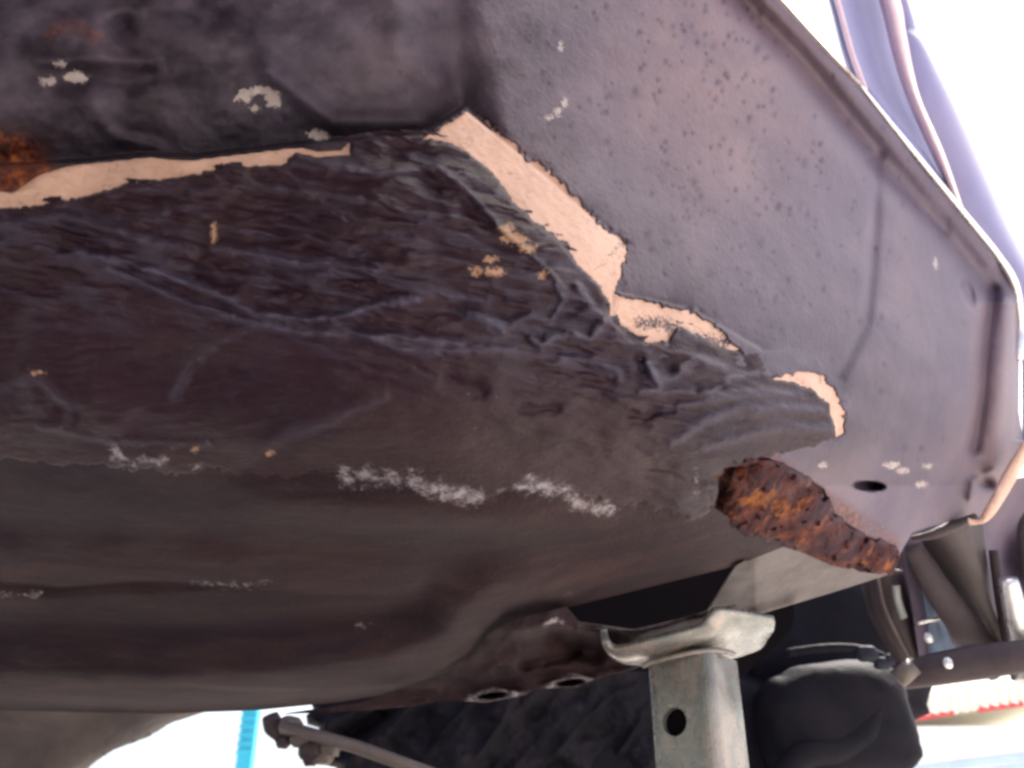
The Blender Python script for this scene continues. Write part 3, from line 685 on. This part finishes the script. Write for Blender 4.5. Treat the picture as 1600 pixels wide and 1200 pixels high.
def D_hous(U, V):
    q = .62 * (V - 1100) + .78 * (U - 480)
    d = .93 + .035 * (fbm(U / 80, V / 60, 3, 341) - .5) - .012 * (1 - np.abs(2 * fbm(q / 34, (V - U) / 260, 2, 343) - 1)) ** 2
    e, _, _ = seg_dist(U, V, HOUS, True)
    d = d + .03 * np.exp(-(e / 9)) - .014 * line_g(U, V, [(470, 1180), (520, 1130), (590, 1095)], 11) - .014 * line_g(U, V, [(530, 1200), (600, 1140), (640, 1100)], 9) + .02 * line_g(U, V, [(540, 1150), (600, 1112)], 9)
    for a, b, w_ in ((1000, 1180, 30), (900, 1190, 36), (640, 1160, 22), (720, 1180, 26)):
        d = d - .018 * np.exp(-((U - a) ** 2 + (V - b) ** 2) / w_ ** 2)
    return d + .004 * (fbm(U / 9, V / 9, 3, 345) - .5)
HOUS = [(478, 1118), (490, 1108), (486, 1100), (560, 1070), (1060, 1020), (1060, 1290), (520, 1290), (528, 1200), (505, 1195), (512, 1170), (488, 1160), (500, 1138), (480, 1132)]
sheet('gearbox_housing', HOUS, D_hous, 2.5, M_BLACK, car)
sheet('dark_filler', [(1375, 835), (1445, 832), (1450, 935), (1375, 935)], lambda U, V: .86 + 0 * U, 12, M_RUBBER, car, thick=.003)  # dark panel added to cover a bright sliver of background
rod = empty('tie_rod', P(540, 1165, .82), None, None); rod.parent = car; rod.matrix_parent_inverse = car.matrix_world.inverted()
tube('rod_bar', [P(440, 1134, .82), P(560, 1168, .80), P(690, 1215, .79)], .0055, M_ARM, rod, sides=6, flat=1.3, sm=False)
tube('ball_joint_boot', [P(422, 1118, .83), P(428, 1135, .83), P(438, 1150, .83), P(445, 1162, .83)], [.007, .009, .006, .007], M_RUBBER, rod)
for j, (a, b, r_) in enumerate(((455, 1135, .010), (443, 1160, .006), (470, 1155, .009), (486, 1172, .011), (505, 1180, .010), (484, 1188, .006), (515, 1168, .009))):
    lump('joint_nut', P(a, b, .825), (r_, r_, r_ * .8), .7, M_RUBBER if j % 2 else M_ARM, rod, nu=10, nv=8, bump=.5, seed=j)

# right-hand suspension seen below the flange
sheet('splash_panel', [(1405, 800), (1760, 700), (1760, 1010), (1600, 1040), (1440, 1050)], lambda U, V: .80 + .0002 * (U - 1600) + .05 * np.exp(-((U - 1585) / 28) ** 2 - ((V - 870) / 45) ** 2) + .004 * (fbm(U / 50, V / 50, 3, 331) - .5), 5, M_GREY, car, thick=.003)
loft('brake_backplate', [[P(1345, 890, .80), P(1362, 960, .80), P(1400, 1030, .80), P(1425, 1052, .80)], [P(1372, 890, .77), P(1385, 950, .77), P(1412, 1010, .77), P(1432, 1045, .77)], [P(1408, 890, .78), P(1420, 940, .78), P(1436, 985, .78), P(1446, 1040, .78)]], M_RUBBER, car, thick=.004)
tube('backplate_rim', [P(1370, 893, .768), P(1383, 950, .766), P(1410, 1008, .766), P(1430, 1042, .768)], .0013, M_ARM, car, sides=8)
tube('slot_highlight', [P(1400, 915, .76), P(1403, 938, .758), P(1412, 965, .76)], .0032, M_STEEL, car, sides=8, flat=.6)  # pale tube added for the highlight in the slot
loft('fluid_bottle', [[P(1420, 868, .79), P(1428, 940, .79), P(1432, 1000, .79), P(1436, 1042, .79)], [P(1435, 900, .765), P(1452, 950, .765), P(1456, 975, .765), P(1458, 1036, .765)], [P(1440, 870, .78), P(1490, 950, .78), P(1480, 975, .78), P(1500, 1035, .78)]], M_BLUE, car, thick=.003)
tube('bottle_rim', [P(1434, 974, .762), P(1456, 968, .760), P(1474, 964, .762)], .0016, M_CHROME, car, sides=8)
loft('beige_strut_cover', [[P(1436, 838, .77), P(1480, 900, .77), P(1530, 980, .77), P(1572, 1046, .77)], [P(1480, 822, .745), P(1520, 890, .745), P(1552, 960, .75), P(1590, 1040, .75)], [P(1532, 812, .76), P(1540, 880, .76), P(1556, 960, .765), P(1600, 1040, .765)]], M_BEIGE, car, thick=.003)
tube('suspension_arm', [P(1425, 855, .755), P(1468, 925, .75), P(1512, 985, .75), P(1560, 1045, .76)], [.008, .012, .013, .012], M_RUBBER, car, flat=.6)
tube('damper_rod', [P(1552, 860, .76), P(1566, 950, .75), P(1590, 1060, .75)], [.0035, .0045, .005], M_RUBBER, car)
tube('damper_tube', [P(1575, 905, .735), P(1590, 975, .735), P(1612, 1060, .735)], [.007, .009, .011], M_CHROME, car, sides=20)
tube('brake_hose', [P(1615, 800, .74), P(1602, 830, .74), P(1610, 900, .74)], .006, M_RUBBER, car)
arm = tube('control_arm', [P(1405, 1056, .73), P(1460, 1046, .72), P(1530, 1034, .715), P(1590, 1026, .71), P(1700, 1010, .71)], [.010, .012, .013, .012, .012], M_RUBBER, car, flat=.7)
tube('bushing', [P(1402, 1062, .715), P(1428, 1040, .715)], .0070, M_ARM, arm, sides=14, sm=False)
for a, b in ((1451, 996), (1481, 1036)):  # chrome lumps added to stand for two bright glints
    lump('chrome_glint', P(a, b, .745 if b < 1010 else .703), (.0036, .002, .0042), .8, M_CHROME, car, nu=14, nv=8)

# fender and its inner folds against the sky
def col(pts, d0, d1): 
    n = len(pts); return [P(a, b, d0 + (d1 - d0) * k / (n - 1)) for k, (a, b) in enumerate(pts)]
loft('inner_fender', [
    col([(1230, -230), (1262, -100), (1294, 0), (1318, 90), (1345, 145), (1420, 240), (1500, 336)], .86, .80),
    col([(1240, -230), (1270, -100), (1302, 0), (1326, 85), (1356, 148), (1428, 238), (1501, 332)], .835, .785),
    col([(1252, -230), (1282, -100), (1313, 0), (1336, 80), (1364, 145), (1440, 240), (1503, 330)], .85, .79),
    col([(1270, -230), (1302, -100), (1335, 0), (1358, 80), (1384, 150), (1448, 244), (1503, 328)], .90, .80),
    col([(1305, -230), (1340, -100), (1376, 0), (1396, 80), (1418, 150), (1462, 244), (1504, 326)], .91, .80)], M_LAV, car, thick=.003)
tube('inner_fender_highlight', col([(1247, -230), (1277, -100), (1308, 0), (1331, 83), (1352, 140)], .832, .78), .0022, M_PINK, car, sides=10)
loft('fender_rib', [
    col([(1305, -230), (1340, -100), (1376, 0), (1396, 80), (1418, 150), (1460, 244), (1498, 322)], .90, .79),
    col([(1318, -230), (1352, -100), (1388, 0), (1406, 80), (1428, 150), (1466, 240), (1499, 322)], .875, .78),
    col([(1335, -230), (1370, -100), (1404, 0), (1415, 60), (1434, 150), (1472, 238), (1502, 326)], .89, .79)], M_PINK, car, thick=.003)
loft('fender', [
    col([(1340, -230), (1372, -120), (1414, 30), (1416, 60), (1436, 150), (1474, 238), (1502, 326), (1590, 470), (1600, 720)], .93, .86),
    col([(1350, -230), (1385, -120), (1424, 20), (1448, 80), (1488, 170), (1526, 260), (1560, 340), (1640, 500), (1700, 720)], .96, .90),
    col([(1322, -230), (1372, -90), (1416, 0), (1470, 92), (1520, 178), (1560, 262), (1600, 345), (1690, 520), (1800, 720)], 1.02, .98)], M_LAV2, car, thick=.004)

# unseen car body around the camera, added to keep daylight off the underside
box('unseen_body_shell', (-1.75, -1.9, .66), (.42, .22, 1.45), M_LAV2, car, bev=.06)
box('unseen_rear_floor', (-1.70, -1.85, .60), (.30, .20, .655), M_TAR, car)
box('unseen_engine_bay', (-1.75, .72, .80), (.34, 2.1, 1.0), M_BLACK, car, bev=.03)

# ================================================================ JACK STAND
sx, sy, sz = P(1082, 1030, .565)
stand = empty('jack_stand', (sx, sy, 0), "silver-grey steel jack stand with a round hole in its post, under the frame rail", "jack stand")
def prism_profile(a, r, n=6):
    pts = []
    for cx, cy, s0 in ((a - r, a - r, 0), (-(a - r), a - r, 90), (-(a - r), -(a - r), 180), (a - r, -(a - r), 270)):
        for k in range(n + 1):
            t = R(s0 + 90 * k / n); pts.append((cx + r * math.cos(t), cy + r * math.sin(t)))
    return pts
def column(name, a, r, z0, z1, rot, mat, par, hole=None):
    prof = prism_profile(a, r); bm = bmesh.new(); rings = []
    for z in (z0, z1):
        rings.append([bm.verts.new((sx + x * math.cos(rot) - y * math.sin(rot), sy + x * math.sin(rot) + y * math.cos(rot), z)) for x, y in prof])
    n = len(prof)
    for k in range(n): bm.faces.new((rings[0][k], rings[0][(k + 1) % n], rings[1][(k + 1) % n], rings[1][k]))
    bm.faces.new(rings[0][::-1]); bm.faces.new(rings[1])
    me = bpy.data.meshes.new(name); bm.to_mesh(me); bm.free(); o = link(name, me, mat, par)
    if hole:
        bm = bmesh.new(); bmesh.ops.create_cone(bm, cap_ends=True, segments=32, radius1=hole[1], radius2=hole[1], depth=.05)
        bm.transform(Matrix.Translation(hole[0]) @ Vector(hole[2]).to_track_quat('Z', 'Y').to_matrix().to_4x4())
        mc = bpy.data.meshes.new('cutter'); bm.to_mesh(mc); bm.free()
        co_ = bpy.data.objects.new('cutter', mc); C.objects.link(co_)
        md = o.modifiers.new('hole', 'BOOLEAN'); md.object = co_; md.solver = 'EXACT'
        bpy.context.view_layer.update()
        dgp = bpy.context.evaluated_depsgraph_get(); nm = bpy.data.meshes.new_from_object(o.evaluated_get(dgp))
        o.modifiers.clear(); o.data = nm; bpy.data.objects.remove(co_)
    return o
A = .0212; ROT = R(-38)
# face normals of the square post: the left visible face looks towards -x,-y
nl = Vector((-math.sin(R(38)) , -math.cos(R(38)), 0)); 
hv = P(1054, 1128, .56)
fc = Vector((sx, sy, 0)) + nl * A; t_ = (Vector((hv.x, hv.y, 0)) - Vector((fc.x, fc.y, 0))).dot(Vector((nl.y, -nl.x, 0)))
o_ = Vector((0, 0, CAMZ)); dv = P(1054, 1128, 1) - o_; hc = o_ + dv * ((fc - o_).dot(nl) / dv.dot(nl))
post = column('post', A, .0085, .14, sz - .0015, ROT, M_STAND, stand, hole=(hc, .0076, nl))
column('post_hole_shade', A * .8, .003, .15, sz - .004, ROT, M_HOLE, post)  # black core added, paints the dark inside the hole
tube('weld_bead', [P(1004, 1040, .548), P(1030, 1032, .544), P(1080, 1020, .541), P(1120, 1016, .545), P(1147, 1022, .552)], .0016, M_STAND, post, sides=8)
loft('saddle', [
    [P(943, 984, .535), P(947, 1002, .53), P(958, 1012, .53), P(975, 1012, .528), P(1030, 997, .525), P(1092, 980, .525), P(1106, 966, .525), P(1120, 953, .53), P(1160, 957, .535), P(1210, 968, .545)],
    [P(943, 988, .55), P(949, 1012, .55), P(964, 1024, .55), P(985, 1027, .55), P(1040, 1014, .548), P(1098, 1000, .547), P(1122, 990, .547), P(1150, 980, .55), P(1180, 982, .555), P(1206, 982, .56)],
    [P(945, 994, .575), P(952, 1018, .575), P(968, 1030, .575), P(990, 1034, .575), P(1040, 1036, .575), P(1100, 1034, .575), P(1145, 1024, .575), P(1165, 1018, .575), P(1186, 1009, .575), P(1196, 994, .578)]],
    M_STAND, stand, thick=.0042, sub=5)
column('sleeve', .026, .005, .05, .17, ROT, M_STEEL, stand)
for j in range(4):
    a_ = ROT + R(45) + j * math.pi / 2; dx, dy = math.cos(a_), math.sin(a_)
    loft('leg', [[Vector((sx + dx * .02 - dy * .03, sy + dy * .02 + dx * .03, .15)), Vector((sx + dx * .13 - dy * .012, sy + dy * .13 + dx * .012, .004))],
                 [Vector((sx + dx * .035, sy + dy * .035, .16)), Vector((sx + dx * .145, sy + dy * .145, .004))],
                 [Vector((sx + dx * .02 + dy * .03, sy + dy * .02 - dx * .03, .15)), Vector((sx + dx * .13 + dy * .012, sy + dy * .13 - dx * .012, .004))]], M_STEEL, stand, thick=.003, sub=2)

# ================================================================ SETTING
m = NT('pale_concrete'); n1 = m.noise(2.2, 8, .6); n2 = m.noise(40, 8, .7)
colr = m.ramp(n1, [(.3, (.40, .37, .35)), (.7, (.52, .48, .45))]); colr = m.mix(m.math('MULTIPLY', n2, .3), colr, (.34, .32, .31))
M_GROUND = m.done(colr, .85, .3, 0, m.bump(n2, .003, .5))
bm = bmesh.new(); bmesh.ops.create_grid(bm, x_segments=40, y_segments=40, size=400)
me = bpy.data.meshes.new('ground'); bm.to_mesh(me); bm.free(); tag(link('ground', me, M_GROUND), kind='structure')

M_WALL = mat_simple('white_render', (.78, .78, .76), (.84, .83, .80), 3, .8, .3, 0, .004, 30)
M_TILE = mat_simple('cream_roof_tile', (.80, .76, .62), (.86, .83, .72), 4, .8, .3)
M_RED = mat_simple('red_paint', (.55, .03, .05), (.62, .05, .07), 4, .5, .5)
M_PALEB = mat_simple('pale_blue_board', (.42, .56, .74), (.50, .64, .80), 4, .5, .5)
M_CYAN = mat_simple('cyan_paint', (.02, .34, .50), (.03, .40, .55), 4, .5, .5)
HY = 15.0
def hx(u_, v_):      # direction through a pixel cut by the house front plane
    d = Vector(at(u_, v_, 1.0)) - Vector((0, 0, CAMZ)); t = HY / d.y; return d * t + Vector((0, 0, CAMZ))
house = empty('house', (7.5, HY, 0), "white house with a cream tiled roof and red fascia beyond the car, lower right", "house")
pA, pB, pC, pD = hx(1400, 1128), hx(1700, 1088), hx(1405, 1075), hx(1700, 1032)
zf = (pA.z + pB.z) / 2; zt = (pC.z + pD.z) / 2
xl = hx(1300, 1130).x; xr = hx(1720, 1090).x
box('wall', (xl, HY, 0), (xr, HY + 6, pA.z - .06), M_WALL, house)
def slab(name, a, b, th, dep, mat, par, y0):
    vs = []
    for p in (a, b):
        for dz in (0, th):
            for dy in (0, dep): vs.append((p.x, y0 + dy, p.z + dz))
    fs = [(0, 1, 3, 2), (4, 6, 7, 5), (0, 4, 5, 1), (2, 3, 7, 6), (0, 2, 6, 4), (1, 5, 7, 3)]
    me = bpy.data.meshes.new(name); me.from_pydata(vs, [], fs); me.update(); return link(name, me, mat, par)
slab('fascia', hx(1414, 1129), hx(1488, 1119), .06, .04, M_RED, house, HY - .1)
slab('fascia', hx(1524, 1115), hx(1596, 1105), .10, .04, M_RED, house, HY - .1)
slab('window_head', hx(1380, 1216), hx(1720, 1174), .10, .04, M_PALEB, house, HY - .04)
slab('window', hx(1380, 1290), hx(1720, 1240), .55, .04, M_PALEB, house, HY - .02)
roof = slab('roof', hx(1408, 1122), hx(1720, 1080), zt - zf - .02, 5.5, M_TILE, house, HY + .02)
for j in range(14):
    a = hx(1410 + j * 15.5, 1124 - j * 2.0); b = hx(1410 + j * 15.5, 1076 - j * 2.05)
    tube('roof_tile', [Vector((a.x, HY - .05, a.z)), Vector((b.x, HY + .05, b.z))], .085, M_TILE, roof, sides=8, sm=False)
pc = hx(385, 1150)
bar = empty('ribbed_post', (pc.x, HY, 0), "cyan ribbed post standing beyond the car at the lower left", "post")
x0, x1 = hx(374, 1150).x, hx(397, 1150).x
box('pole', (x0, HY, 0), (x1, HY + .2, 4.6), M_CYAN, bar)
for j in range(16): box('rib', (x0 - .01, HY - .03, 2.6 + j * .12), (x1 + .01, HY - .002, 2.66 + j * .12), M_CYAN, bar)
